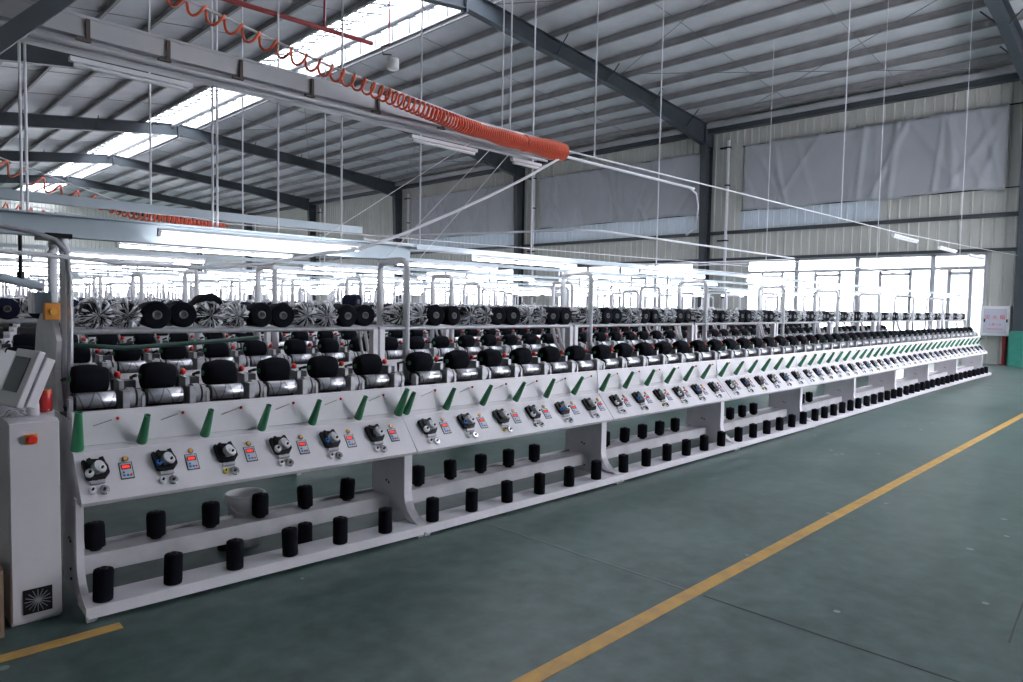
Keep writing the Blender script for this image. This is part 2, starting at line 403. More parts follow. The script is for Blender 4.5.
for z,h in ((4.58,.13),(3.52,.10)):
    g=MB().mat(steel)
    for k in range(len(FR)-1): g.box(U-.14,U-.045,FR[k]+.1,FR[k+1]-.1,z,z+h)
    struct(g.build('trim_3'),'dark steel girt across the wall')
g=MB().mat(steel).box(U-.5,U-.2,VB,V1,8.62,8.80); struct(g.build('trim_4'),'dark eave beam')
g=MB().mat(galv).box(U-.62,U-.3,VB,V1,8.80,8.98); struct(g.build('trim_5'),'pale eave gutter under the roof edge')

# windows of the right wall
def window(n,w0,w1,z0,z1,pos,axis='y',mull=None,double=True):
    r=MB().mat(framew)
    def bx(a0,a1,b0,b1,c0,c1):
        if axis=='y': r.box(pos+c0,pos+c1,a0,a1,b0,b1)
        else: r.box(a0,a1,pos+c0,pos+c1,b0,b1)
    bx(w0,w1,z0,z0+.07,-.06,.04); bx(w0,w1,z1-.07,z1,-.06,.04); bx(w0,w0+.07,z0,z1,-.06,.04); bx(w1-.07,w1,z0,z1,-.06,.04)
    zt=z1-.52; bx(w0,w1,zt,zt+.10,-.05,.03)
    mull=mull or [w0+(w1-w0)*i/4 for i in (1,2,3)]
    for q in mull: bx(q-.07,q+.07,z0,z1,-.06,.04)
    ed=[w0]+list(mull)+[w1]
    for i in range(len(ed)-1):
        a,c=ed[i],ed[i+1]; mm=(a+c)/2
        for q in (a+.28*(c-a),mm+.18*(c-a)): bx(q-.05,q+.05,z0+.05,zt,-.03,.02)
        bx(a+.28*(c-a),mm+.18*(c-a),zt-.16,zt-.07,-.03,.02)
    o=r.build('window_%d'%n); struct(o,'white framed window band')
    gl=MB().mat(glass)
    if axis=='y': gl.box(pos-.004,pos+.004,w0+.05,w1-.05,z0+.05,z1-.05)
    else: gl.box(w0+.05,w1-.05,pos-.004,pos+.004,z0+.05,z1-.05)
    gl.build('pane',o)
for n,(w0,w1) in enumerate(win):
    window(n+1,w0,w1,.75,3.5,U+.02,mull=[6.45,8.8,10.95] if n==1 else None)
for n,(a,c) in enumerate(((8.0,25.0),)): window(13+n,a,c,.8,4.4,VB-.02,'x')  # unseen window band in the back wall, added to brighten the machine fronts
for n,a in enumerate((-4.5,5,15.5)): window(9+n,a,a+(8.5 if n==0 else 9.4),.8,5.2,V1+.02,'x')
# curtains
def curtain(a0,a1,z0,z1,lab,seed):
    rnd=random.Random(seed); m=MB().mat(tarp); nx,nz=int((a1-a0)*16),24
    fold=[(rnd.uniform(a0,a1),rnd.uniform(-1.1,1.1),rnd.uniform(.05,.12),rnd.uniform(.03,.09)) for _ in range(20)]
    vs=[]
    for j in range(nz+1):
        for i in range(nx+1):
            a=a0+(a1-a0)*i/nx; t=j/nz; z=z0+(z1-z0)*t
            d=.015*math.sin(a*2.3+seed)
            for c,sl,w,h in fold:
                q=(a-c-sl*(t-.5)*1.6)/w
                d+=h*math.exp(-q*q)
            zz=z-(1-t)*.05*math.sin(a*1.7+seed)*(1 if j<nz else 0)
            vs.append((U-.19-d,a,zz))
    fs=[(j*(nx+1)+i,j*(nx+1)+i+1,(j+1)*(nx+1)+i+1,(j+1)*(nx+1)+i) for j in range(nz) for i in range(nx)]
    m.add(vs,fs,True)
    o=m.build('curtain'); so=o.modifiers.new('s','SOLIDIFY'); so.thickness=.008
    for z in (z1-.02,z0+.03):
        MB().mat(darkp).cyl((U-.17,a0-.35,z),(U-.17,a1+.1,z),.02,6).build('curtain_rod',o)
    tag(o,lab,'curtain','grey tarpaulins hung on the wall')
curtain(4.55,13.1,5.42,7.98,'wide grey tarpaulin curtain on the wall nearest the right edge',1)
curtain(14.95,23.9,5.42,7.98,'grey tarpaulin curtain between the nearest and second dark wall columns',2)
curtain(25.9,34.6,5.42,7.98,'grey tarpaulin curtain farthest left, behind the white sagging cable',3)

# floor markings
def strip(mb,p,q,w,z=.003,h=.003):
    p=Vector(p);q=Vector(q);d=(q-p).normalized();n=Vector((-d.y,d.x))*w/2
    vs=[(*(p+n),z),(*(p-n),z),(*(q-n),z),(*(q+n),z)]
    vs+= [(x,y,z-h) for x,y,_ in vs]
    mb.add(vs,[(0,1,2,3),(0,4,5,1),(1,5,6,2),(2,6,7,3),(3,7,4,0)])
m=MB().mat(yellow); strip(m,(-1.5,1.96),(25.9,1.98),.085); tag(m.build('floor_line'),'long worn yellow painted line crossing the green floor','floor line')
m=MB().mat(yellow); strip(m,(-.6,3.69),(1.0,3.665),.075); tag(m.build('floor_line'),'short yellow floor line in front of the cream control cabinet','floor line')
m=MB().mat(mat('joint_filler',(.22,.26,.26),.6)); strip(m,(3.4,3.62),(3.44,1.99),.012,.002,.002); struct(m.build('floor_joint'))
m=MB().mat(mat('dark_joint',(.05,.065,.065),.6)); strip(m,(3.44,1.9),(3.5,-3),.010,.002,.002); strip(m,(4.06,.6),(7.0,.78),.010,.002,.002); strip(m,(7.0,.78),(25,.8),.01,.002,.002); struct(m.build('floor_joint'))

# fire-equipment box by the wall
e=empty('fire_extinguisher_box',(25.72,0,0)); tag(e,'white fire extinguisher box with red characters on the right wall','fire box')
m=MB().mat(white).box(0,.22,4.24,5.0,.90,1.82); m.build('box_body',e,bevel=.01)
m=MB().mat(mat('grey_box_door',(.55,.56,.66),.4)).box(-.02,0,4.32,4.92,.98,1.74)
d=m.build('door',e)
MB().mat(darkp).box(-.03,-.02,4.87,4.91,1.32,1.42).build('lock',d)
MB().mat(darkp).box(-.03,-.02,4.29,4.33,1.32,1.42).build('hinge',d)
def text(s,size,loc,parent,name,rot=(PI/2,0,-PI/2),m=red):
    c=bpy.data.curves.new(name,'FONT'); c.body=s; c.size=size; c.extrude=.002; c.align_x='CENTER'; c.materials.append(m)
    t=bpy.data.objects.new('tmp',c); col.objects.link(t); bpy.context.view_layer.update()
    me=bpy.data.meshes.new_from_object(t.evaluated_get(bpy.context.evaluated_depsgraph_get())); bpy.data.objects.remove(t)
    o=bpy.data.objects.new(name,me); col.objects.link(o); o.parent=parent; o.location=loc; o.rotation_euler=rot
    return o
text('灭 火 箱',.15,(-.026,4.62,1.42),d,'lettering')
text('火警 119',.085,(-.026,4.62,1.22),d,'lettering')
m=MB().mat(red)
for i in range(9): m.box(-.024,-.02,4.42+i*.045,4.45+i*.045,1.10,1.125)
m.build('small_print',d)
m=MB().mat(redp).cyl((25.8,4.36,0),(25.8,4.36,.9),.06,12); m.box(25.7,25.9,4.26,4.46,0,.03)
tag(m.build('hydrant_pipe'),'dark red upright pipe under the white fire box','pipe')
# ------------------------------------------------------------------ winding machine section (canonical length 2.15)
L0=2.15; NP=6; G=.352
prof=[(.10,.572),(.287,.79),(.300,.79),(.300,.822),(.290,.826),(.312,1.0),(.335,1.0),(.345,.955),(.80,.955),(.80,.56),(.12,.55)]
def body_mb(mb=None):
    mb=mb or MB(); mb.mat(cream).prism(prof,.006,L0-.006); return mb
me_body=body_mb().mesh('control_panel')
m=MB().mat(cream).box(0,L0,0,.2,.032,.078); m.box(.01,L0-.01,.0,.012,.02,.04)
me_lrail=m.mesh('lower_rail')
m=MB().mat(creamd).box(.05,L0-.05,.38,.395,.115,.215); m.box(.05,L0-.05,.38,.60,.195,.205); m.box(.05,L0-.05,.585,.60,.19,.225)
me_urail=m.mesh('upper_rail')
def leg_mb():
    m=MB().mat(cream)
    m.prism([(.21,.57),(.21,.25),(.20,.20),(.165,.145),(.11,.105),(.03,.078),(.13,.078),(.19,.10),(.235,.145),(.255,.20),(.26,.25),(.26,.57)],0,.036)
    return m
me_leg=leg_mb().mesh('leg')
m=MB().mat(castl).box(.004,.05,.01,.05,.0,.034); m.cyl((.03,.035,0),(.03,.035,.01),.028,8)
me_foot=m.mesh('foot')
m=MB().mat(cream).prism([(.26,.56),(.26,.2),(.235,.14),(.19,.07),(.24,.03),(.60,.045),(.66,.10),(.66,.56)],.012,.028)
m.mat(darkp)
for y,z in ((.42,.30),(.42,.15),(.41,.10),(.45,.31)): m.cyl((.006,y,z),(.034,y,z),.008,8)
me_side=m.mesh('side_plate')
# shelf: front pipe, rear pipe, slats, brackets
def shelf_mb():
    m=MB().mat(castl)
    m.cyl((.02,.62,1.405),(L0-.02,.62,1.405),.0145,8); m.cyl((0,.80,1.405),(L0,.80,1.405),.012,8); m.cyl((0,.98,1.405),(L0,.98,1.405),.0145,8)
    for x in (.05,L0/2,L0-.08): m.box(x,x+.025,.62,.98,1.385,1.41)
    m.mat(cream)
    for x in (.02,L0-.06):
        m.box(x,x+.04,.60,.66,.95,1.40)
        m.tube([(x+.02,.66,1.12),(x+.02,.74,1.16),(x+.02,.80,1.24),(x+.02,.84,1.38)],.014,6)
    return m
me_shelf=shelf_mb().mesh('cone_shelf')
def post_mb(x,mb=None,n=10):
    m=mb or MB(); m.mat(whitep)
    pts=[(x,.62,1.0),(x,.62,1.86),(x,.627,1.895),(x,.65,1.915),(x,.69,1.922),(x,.91,1.922),(x,.95,1.915),(x,.973,1.895),(x,.98,1.86),(x,.98,1.0)]
    m.tube(pts,.027,n); return m
me_post=post_mb(0).mesh('post_frame')
# winding head
def head_mesh():
    m=MB().mat(castl)
    m.box(.13,.165,.36,.50,.95,1.09); m.cyl((.165,.43,1.045),(.20,.43,1.045),.058,14); m.mat(darkp).cyl((.2,.43,1.045),(.215,.43,1.045),.05,14)
    m.mat(castl).cyl((.215,.43,1.045),(.24,.43,1.045),.045,14); m.box(.215,.24,.39,.47,.95,1.03)
    m.box(.13,.155,.44,.56,1.05,1.14)
    m.mat(cast).tube([(.15,.56,1.10),(.14,.60,1.17),(.12,.56,1.20),(.115,.52,1.145)],.012,6)
    m.mat(steel2).box(.14,.24,.52,.62,.955,1.13); m.cyl((.16,.62,1.0),(.16,.66,1.16),.03,8)
    return m
steel2=mat('dark_grey_casting',(.05,.05,.056),.5,.2)
me_head=head_mesh().mesh('winding_head')
m=MB().mat(castl).box(-.135,-.115,.38,.44,.95,1.06); m.cyl((-.13,.42,1.045),(-.10,.42,1.045),.03,10)
m.mat(darkp).cyl((-.112,.42,1.045),(-.10,.42,1.045),.046,14)
m.mat(steel2).tube([(-.125,.43,1.0),(-.125,.62,1.0),(-.13,.62,1.14),(-.125,.54,1.155)],.011,6)
me_endb=m.mesh('end_bracket')
m=MB().mat(steel2).box(.02,L0-.02,.66,.74,.955,1.06); m.cyl((.02,.60,.99),(L0-.02,.60,.99),.022,10); m.box(.01,L0-.01,.35,.66,.955,.962)
me_drive=m.mesh('drive_housing')
m=MB().mat(drumm).lathe([(.040,-.1),(.045,-.095),(.045,.095),(.040,.1)],20,Matrix.Rotation(PI/2,4,'Y'))
me_drum=m.mesh('drum')
m=MB().mat(red).sphere((0,0,0),.019,10); m.mat(darkp).cyl((0,0,0),(0,.05,-.02),.007,6); me_knob=m.mesh('knob')
m=MB().mat(red).sphere((0,0,0),.009,8); m.mat(wire).cyl((-.03,.0,-.005),(-.125,-.004,-.03),.0025,5); me_pin=m.mesh('guide_pin')
# sloped-panel fittings
ang=math.atan2(.218,.187)
def onpanel(x,t=0.,lift=0.):       # x along, t up the slope from its middle
    s=Vector((0,math.cos(ang),math.sin(ang))); n=Vector((0,-math.sin(ang),math.cos(ang)))
    o=Vector((x,.1935,.681))+s*t+n*lift
    return T(o)@Matrix(((1,0,0,0),(0,s.y,n.y,0),(0,s.z,n.z,0),(0,0,0,1)))
m=MB().mat(darkp).prism([(-.05,.045),(-.05,.02),(-.042,-.035),(-.01,-.05),(.03,-.045),(.052,-.02),(.05,.01),(.042,.03),(.036,.055),(.02,.052),(.016,.045),(-.012,.048),(-.018,.055),(-.03,.05),(-.034,.04),(-.042,.048)],0,.022,'z')
m.box(-.03,.01,-.02,.035,.02,.034); m.mat(castl).box(-.03,.028,-.062,-.048,0,.018); m.cyl((0,0,.02),(.012,0,.05),.026,12)
me_tens=m.mesh('yarn_tensioner')
def dial(mm,r,h=.016):
    m=MB().mat(mm).lathe([(r*.9,0),(r,h*.4),(r,h),(r*.75,h*1.15)],18); m.mat(darkp).cyl((0,0,h),(0.002,.002,h*1.7),r*.3,8); return m
me_dw=dial(white,.018).mesh('dial'); me_dw2=dial(white,.016).mesh('dial'); me_ds=dial(silver,.021,.012).mesh('dial'); me_db=dial(bluep,.013).mesh('dial'); me_dy=dial(yellp,.012).mesh('dial')
m=MB().mat(darkp).box(-.031,.031,-.044,.044,0,.003); m.mat(keyb).box(-.027,.027,-.040,.040,.003,.005)
m.mat(bluep)
for x,y in ((-.014,-.010),(-.014,-.026),(.002,-.026)): m.box(x-.005,x+.005,y-.005,y+.005,.005,.007)
m.mat(red).box(.012,.021,-.031,-.022,.005,.007)
me_disp=m.mesh('display_panel')
m=MB().mat(darkp).box(-.022,.022,.006,.030,.005,.0065); m.mat(led)
for i in range(4): m.box(-.017+i*.0088,-.0105+i*.0088,.011,.025,.0065,.0075)
me_scr=m.mesh('screen')
m=MB().mat(silver).cyl((0,0,0),(0,0,.006),.016,14); m.mat(orangel).cyl((0,0,.006),(0,0,.012),.011,12); me_btn=m.mesh('amber_button')
def make_section(full=True,off=.17):
    root=empty('winder_section')
    inst('control_panel',me_body,root)
    inst('cone_shelf',me_shelf,root)
    inst('drive_housing',me_drive,root)
    if full:
        inst('lower_rail',me_lrail,root); inst('upper_rail',me_urail,root)
        for x in (0,L0-.036): inst('leg',me_leg,root,T((x,0,0)))
        for x in (0,L0-.056): inst('foot',me_foot,root,T((x,0,0)))
        for x in (.0,L0-.04): inst('side_plate',me_side,root,T((x,0,0)))
    for i in range(NP):
        x=off+G*i; hx=-.008+.018*i if off==.10 else (.10 if full else 0)
        h=inst('winding_head',me_head,root,T((x+.05+hx,0,0))); inst('end_bracket',me_endb,h)
        inst('drum',me_drum,h,T((0,.42,1.045)))
        inst('knob',me_knob,h,T((.135,.50,1.17)))
        if full:
            rr=random.Random(i*3+int(off*100))
            t=inst('yarn_tensioner',me_tens,root,onpanel(x-.005,.030)@Matrix.Diagonal((1.22,1.28,1.1,1)))
            k=i%3
            if k==0: inst('dial',me_dw,t,T((-.030,-.02,.022)))
            elif k==1: inst('dial',me_db,t,T((-.032,-.012,.022)))
            inst('dial',me_dw,t,T((.018,-.012,.036)))
            inst('dial',me_dw2 if i!=2 else me_dy,t,T((-.026,-.088,0)))
            inst('dial',me_ds,t,T((.020,-.092,0)))
            d=inst('display_panel',me_disp,root,onpanel(x+.145,.01)@Matrix.Diagonal((1.12,1.12,1,1))); inst('screen',me_scr,d)
            inst('amber_button',me_btn,root,onpanel(x+.15,.078))
            inst('guide_pin',me_pin,root,T((x+.13,.304,.955)))
    return root
# joints of the front machine along the floor
J=[(.88,3.79),(2.89,3.70),(5.10,3.67),(7.32,3.67),(9.55,3.68),(11.72,3.72),(13.93,3.76),(16.2,3.80),(18.65,3.83),(21.25,3.83)]
HEADU=[]
protos={}
for off in (.10,.17):
    p=make_section(True,off); protos[off]=(p,snapshot(p))
used=set()
PITCH=1.95
def mark(o): 
    return o
sect_frames=[]
for s in range(9):
    off=.10 if s==0 else .17
    p,tr=protos[off]
    if off in used: r=copy_tree(p,tr)
    else: r=p; used.add(off)
    (u0,v0),(u1,v1)=J[s],J[s+1]
    ln=math.hypot(u1-u0,v1-v0); rz=math.atan2(v1-v0,u1-u0)
    r.location=(u0,v0,0); r.rotation_euler=(0,0,rz); r.scale=(ln/L0,1,1)
    pf=inst('post_frame',me_post,r,T((.04 if s==0 else .26,0,0)))
    tag(r,'cream yarn winder section, %s from the left in the front machine row'%ORD[s],'winding machine','sections of the front winding machine')
    sect_frames.append((Vector((u0,v0,0)),rz,ln/L0,off))
def SP(s,x,y,z):      # section coordinates -> world
    o,rz,k,_=sect_frames[s]; c,sn=math.cos(rz),math.sin(rz)
    return Vector((o.x+x*k*c-y*sn,o.y+x*k*sn+y*c,z))
# second and third rows
pb=make_section(False,.14); post_mb(0).build('post_frame',pb,T((.03,0,0)))
MB().mat(cream).box(.0,.04,.12,.60,0,.56).build('leg',pb); 
trb=snapshot(pb); first=True
BU0,BL=.85,2.20
rowv=lambda r: 3.74+PITCH*r
for r in (1,2):
    for s in range(9):
        o=pb if first else copy_tree(pb,trb); first=False
        o.location=(BU0+BL*s,rowv(r),0); o.scale=(BL/L0,1,1)
        tag(o,'cream winder section, %s from the left in the %s machine row'%(ORD[s],ORD[r]),'winding machine','sections of the %s winding machine row'%ORD[r])
# distant rows, one mesh per section
m=MB(); body_mb(m); m.mat(cream).box(0,.04,.12,.6,0,.56); m.box(0,L0,0,.2,.03,.08); m.box(0,L0,.38,.6,.12,.21)
m.mat(castl).box(0,L0,.61,.99,1.39,1.41); m.mat(cream).box(.02,.06,.6,.66,.95,1.4); post_mb(.03,m,6)
for i in range(NP): m.mat(darkp).cyl((.1+G*i,.52,1.145),(.3+G*i,.52,1.145),.08,8); m.mat(castl).cyl((.1+G*i,.42,1.045),(.3+G*i,.42,1.045),.045,8)
me_far=m.mesh('winder_section')
for r in range(3,30):
    for s in range(9):
        o=inst('winder_section',me_far); o.location=(BU0+BL*s,rowv(r),0); o.scale=(BL/L0,1,1)
        tag(o,'cream winder section, %s from the left, %s rows behind the front machine'%(ORD[s],NUM[r]),'winding machine','distant winding machine sections')

# ------------------------------------------------------------------ yarn packages on the drums
RY=Matrix.Rotation(PI/2,4,'Y')
def pack_mesh(mm,k):
    m=MB().mat(mm)
    ra,rb=((.078,.082),(.084,.076),(.074,.078))[k]
    c=(ra+rb)/2+.003
    m.lathe([(.012,-.100),(ra*.5,-.100),(ra*.80,-.095),(ra*.88,-.085),(ra*.95,-.055),(c,-.015),(c,.02),(rb*.96,.055),(rb*.89,.085),(rb*.80,.095),(rb*.5,.1),(.012,.1)],24,RY,False)
    m.mat(green).cyl((-.112,0,0),(-.09,0,0),.016,10); m.cyl((.09,0,0),(.108,0,0),.014,10)
    return m.mesh('yarn_package')
packs=[pack_mesh(black,k) for k in range(3)]
def add_pack(p,lab,grp,rz=0,k=0):
    o=inst('yarn_package',packs[k]); o.location=p; o.rotation_euler=(0,random.uniform(-.05,.05),rz); o.scale=(.90,1,1); tag(o,lab,'yarn package',grp)
for s in range(9):
    for i in range(NP):
        off=sect_frames[s][3]
        add_pack(SP(s,off+G*i+.045+(-.008+.018*i if s==0 else .10),.522,1.148),'black yarn package on the %s drum of the %s section, front machine row'%(ORD[i],ORD[s]),'packages winding on the front row',sect_frames[s][1],random.randrange(3))
for r in (1,2):
    for s in range(9):
        for i in range(NP):
            add_pack((BU0+BL*s+(.14+G*i+.045)*BL/L0,rowv(r)+.522,1.148),'black yarn package on the %s drum of the %s section, %s machine row'%(ORD[i],ORD[s],ORD[r]),'packages winding on the %s row'%ORD[r],0,random.randrange(3))
# ------------------------------------------------------------------ green empty cone tubes
m=MB().mat(green).lathe([(.026,0),(.027,.008),(.015,.175),(.0165,.18),(.0125,.18),(.012,.17),(.022,.01)],16,None,False); me_gc=m.mesh('green_cone_tube')
m=MB().mat(green).lathe([(.030,0),(.031,.01),(.017,.205),(.0185,.21),(.014,.21),(.013,.2),(.026,.01)],16,None,False); me_gcb=m.mesh('green_cone_tube')
def gcone(p,lab,big=False,tilt=.54):
    o=inst('green_cone_tube',me_gcb if big else me_gc); o.location=p; o.rotation_euler=(tilt+random.uniform(-.03,.03),random.uniform(-.03,.03),0)
    tag(o,lab,'cone tube','green tubes on the front machine ledge')
for s in range(9):
    off=sect_frames[s][3]
    for i in range(NP):
        if s==0 and i==0: continue
        gcone(SP(s,off+G*i-(.11 if s==0 else .155),.262,.822),'green plastic cone tube leaning on ledge, %s position of the %s front section'%(ORD[i],ORD[s]))
gcone(SP(0,.02,.265,.815),'large green cone tube at far left end of the front machine ledge',True,.30)
gcone(SP(1,-.05,.262,.82),'taller green cone tube at the joint of first and second front sections',True)
# ------------------------------------------------------------------ black bobbins on the rails
m=MB().mat(darkp).lathe([(.040,0),(.045,.003),(.045,.008)],20,None,True); m.mat(black).lathe([(.045,.008),(.046,.02),(.046,.15),(.044,.158),(.02,.16)],20,None,False)
m.mat(darkp).lathe([(.020,.158),(.020,.168),(.014,.168),(.014,.10)],12,None,False); me_bob=m.mesh('yarn_bobbin')
m=MB().mat(darkp).lathe([(.03,0),(.033,.012)],16); m.mat(black).lathe([(.033,.010),(.050,.018),(.052,.13),(.048,.148),(.018,.150)],20,None,False)
m.mat(darkp).lathe([(.018,.148),(.018,.158),(.012,.158),(.012,.1)],12,None,False); me_bob2=m.mesh('yarn_bobbin')
for s in range(9):
    for i in range(NP):
        p=SP(s,(.09 if s==0 else .10)+G*i,.055 if s else .06,.078); o=inst('yarn_bobbin',me_bob); o.location=p
        lean=random.choice((0,0,0,0,.03,-.04)); o.rotation_euler=(0,lean,random.uniform(0,6))
        if lean: o.rotation_euler=(0,lean,0)
        tag(o,'black yarn bobbin on the lower rail, %s from left in the %s front section'%(ORD[i],ORD[s]),'yarn bobbin','bobbins on the front lower rail')
upper={0:[0,1,2,3,4,5],1:[0,1,2,3,4],2:[0,1,2,3,4],3:[0,1,2,3],4:[0,1,2],5:[0,1],6:[0,1],7:[0],8:[]}
for s,L in upper.items():
    n=0
    for i in L:
        x=(.15,.29,.38)[s]+(.33,.31,.31)[s]*i if s<3 else .40+.31*i
        p=SP(s,x,.49,.205); o=inst('yarn_bobbin',me_bob2); o.location=p; o.rotation_euler=(0,random.choice((0,0,.06,-.05)),0)
        tag(o,'black yarn bobbin on the upper rail, %s from left in the %s front section'%(ORD[n],ORD[s]),'yarn bobbin','bobbins on the front upper rail'); n+=1
for s,x,y in ((0,.95,.62),(0,1.38,.32)):
    o=inst('yarn_bobbin',me_bob); o.location=SP(s,x,y,.0); 
    tag(o,'dark bobbin standing on the floor %s the white bucket under the machine'%('behind' if x<1 else 'to the right of'),'yarn bobbin')
# bucket
e=empty('bucket',SP(0,1.02,.70,0)); e.location=(1.93,4.37,0); tag(e,'white open plastic bucket on the floor under the front machine','bucket')
m=MB().mat(white).lathe([(.085,0),(.092,.005),(.10,.14),(.112,.30),(.122,.30),(.124,.285),(.128,.285),(.128,.34),(.122,.345),(.114,.345),(.11,.33),(.09,.02),(.001,.02)],32,None,True); m.build('bucket_body',e)
m=MB().mat(whitep).tube([(-.128,0,.31),(-.10,-.09,.25),(0,-.138,.22),(.10,-.09,.25),(.128,0,.31)],.004,6); m.build('handle',e)

# ------------------------------------------------------------------ cones on the shelves
RX=Matrix.Rotation(PI/2,4,'X')    # local Z -> -Y (towards the aisle)
def cone_mesh(mm,nm='yarn_cone',n=28):
    m=MB().mat(mm).lathe([(.02,-.085),(.070,-.085),(.074,-.078),(.082,.07),(.078,.082),(.07,.086),(.026,.080)],n,RX,False)
    m.mat(cast).lathe([(.026,.070),(.026,.088),(.021,.088),(.019,.03),(.001,.03)],14,RX,False); return m.mesh(nm)
me_k=cone_mesh(black); me_n=cone_mesh(navy)
def bag_cone(seed,core):
    random.seed(seed)
    m=MB().mat(core).lathe([(.02,-.08),(.070,-.08),(.076,.065),(.07,.078),(.02,.076)],20,RX,False)
    m.mat(bag)
    # crinkled film: many radial pleats gathered on the face
    n=44; rows=[(.030,-.090,.1),(.074,-.092,.05),(.080,-.06,.04),(.083,-.02,.045),(.086,.02,.045),(.087,.055,.05),(.083,.082,.06),(.066,.094,.10),(.048,.098,.14),(.026,.092,.12),(.003,.090,.1)]
    vs=[];fs=[]
    ph=[random.uniform(0,6.28) for _ in range(6)]
    for j,(r,z,a) in enumerate(rows):
        for k in range(n):
            w=2*PI*k/n
            q=r*(1+a*(.5*math.sin(7*w+ph[0]+z*9)+.4*math.sin(13*w+ph[1]-z*20)+random.uniform(-.5,.5)))
            zz=z+random.uniform(-.006,.006)+(.012*math.sin(11*w+ph[2]) if j>5 else 0)
            p=(q*math.cos(w),q*math.sin(w),zz); vs.append(RX@Vector(p))
    for j in range(len(rows)-1):
        for k in range(n): fs.append((j*n+k,j*n+(k+1)%n,(j+1)*n+(k+1)%n,(j+1)*n+k))
    m.add([tuple(v) for v in vs],fs,False)
    return m.mesh('bagged_yarn_cone')
me_b=[bag_cone(k,black) for k in range(4)]
# loose bag with a twisted peak standing on top of a cone
def peak_cone(seed):
    random.seed(seed); m=MB().mat(navy).lathe([(.02,-.08),(.070,-.08),(.076,.065),(.07,.078),(.02,.076)],16,RX,False)
    m.mat(bag); n=22; vs=[];fs=[]
    rows=[(.085,-.04),(.092,.0),(.086,.05),(.06,.085),(.03,.105),(.012,.125),(.02,.14)]
    for j,(r,z) in enumerate(rows):
        for k in range(n):
            w=2*PI*k/n; q=r*(1+random.uniform(-.16,.16)); vs.append((q*math.cos(w),q*math.sin(w),z+random.uniform(-.008,.008)))
    for j in range(len(rows)-1):
        for k in range(n): fs.append((j*n+k,j*n+(k+1)%n,(j+1)*n+(k+1)%n,(j+1)*n+k))
    m.add(vs,fs,False); return m.mesh('bagged_yarn_cone')
me_p=[peak_cone(50+k) for k in range(3)]
random.seed(11)
def put_cone(p,kind,lab,grp,rz=0):
    me={'K':me_k,'N':me_n}.get(kind) or (random.choice(me_b) if kind=='B' else random.choice(me_p))
    nm='yarn_cone' if kind in 'KN' else 'bagged_yarn_cone'
    o=inst(nm,me); o.location=p; o.rotation_euler=(0 if kind=='P' else random.uniform(-.04,.04),0,rz+random.uniform(-.12,.12))
    sc_=random.uniform(.95,1.05); o.scale=(sc_,sc_,sc_) if kind!='P' else (1,1,sc_)
    tag(o,lab,'yarn cone',grp)
for s in range(9):
    pat='BBKKBBKKBBKK'
    for j,ch in enumerate(pat):
        x=.20+j*.168 if s==0 else .22+j*.168
        big=1.08 if (s==0 and j==0) else 1
        nm={'K':'bare black cone','B':'wrapped black cone'}[ch]
        put_cone(SP(s,x,.72,1.500),ch,'%s on the shelf, %s from left in the %s front section'%(nm,ORD[j],ORD[s]),'cones on the front shelf',sect_frames[s][1])
o=inst('yarn_cone',me_k); o.location=SP(0,.92,.86,1.555); tag(o,'bare black yarn cone raised behind the fourth cone of the front shelf','yarn cone','cones on the front shelf')
for j,x in enumerate((.92,)): pass
o=inst('yarn_cone',me_n); o.location=(2.95,4.74,1.60); o.scale=(.7,.7,.7); o.rotation_euler=(0,0,.5); tag(o,'small dark cone lying on top of the front shelf row, left of post','yarn cone','cones on the front shelf')
for r in (1,2):
    for s in range(9):
        for j in range(10):
            ch=random.choice('NNBBPPN'); x=BU0+BL*s+.14+j*.205
            nm={'N':'bare navy cone','B':'wrapped dark cone','P':'cone under peaked bag'}[ch]
            put_cone((x,rowv(r)+.74,1.500),ch,'%s, %s from left, %s section, shelf of %s machine row'%(nm,ORD[j],ORD[s],ORD[r]),'cones on the %s shelf'%ORD[r])
mk=MB().mat(navy); mw=MB().mat(bag)
for r in range(3,30):
    n=9*10
    for j in range(n):
        x=BU0+.14+j*.22+random.uniform(-.02,.02); y=rowv(r)+.8; z=1.49
        if random.random()<.5: mk.lathe([(.07,-.08),(.08,.08)],8,T((x,y,z))@RX)
        else:
            mk.lathe([(.07,-.08),(.078,.07)],7,T((x,y,z))@RX)
            mw.lathe([(.085,-.03),(.09,.04),(.045,.085),(.012,.12)],8,T((x,y,z)),False,.15)
tag(mk.build('yarn_cones'),'dark yarn cones on the shelves of all the distant machine rows','yarn cones',kind='stuff')
tag(mw.build('plastic_bags'),'clear bags over the cones of all the distant machine rows','plastic bags',kind='stuff')

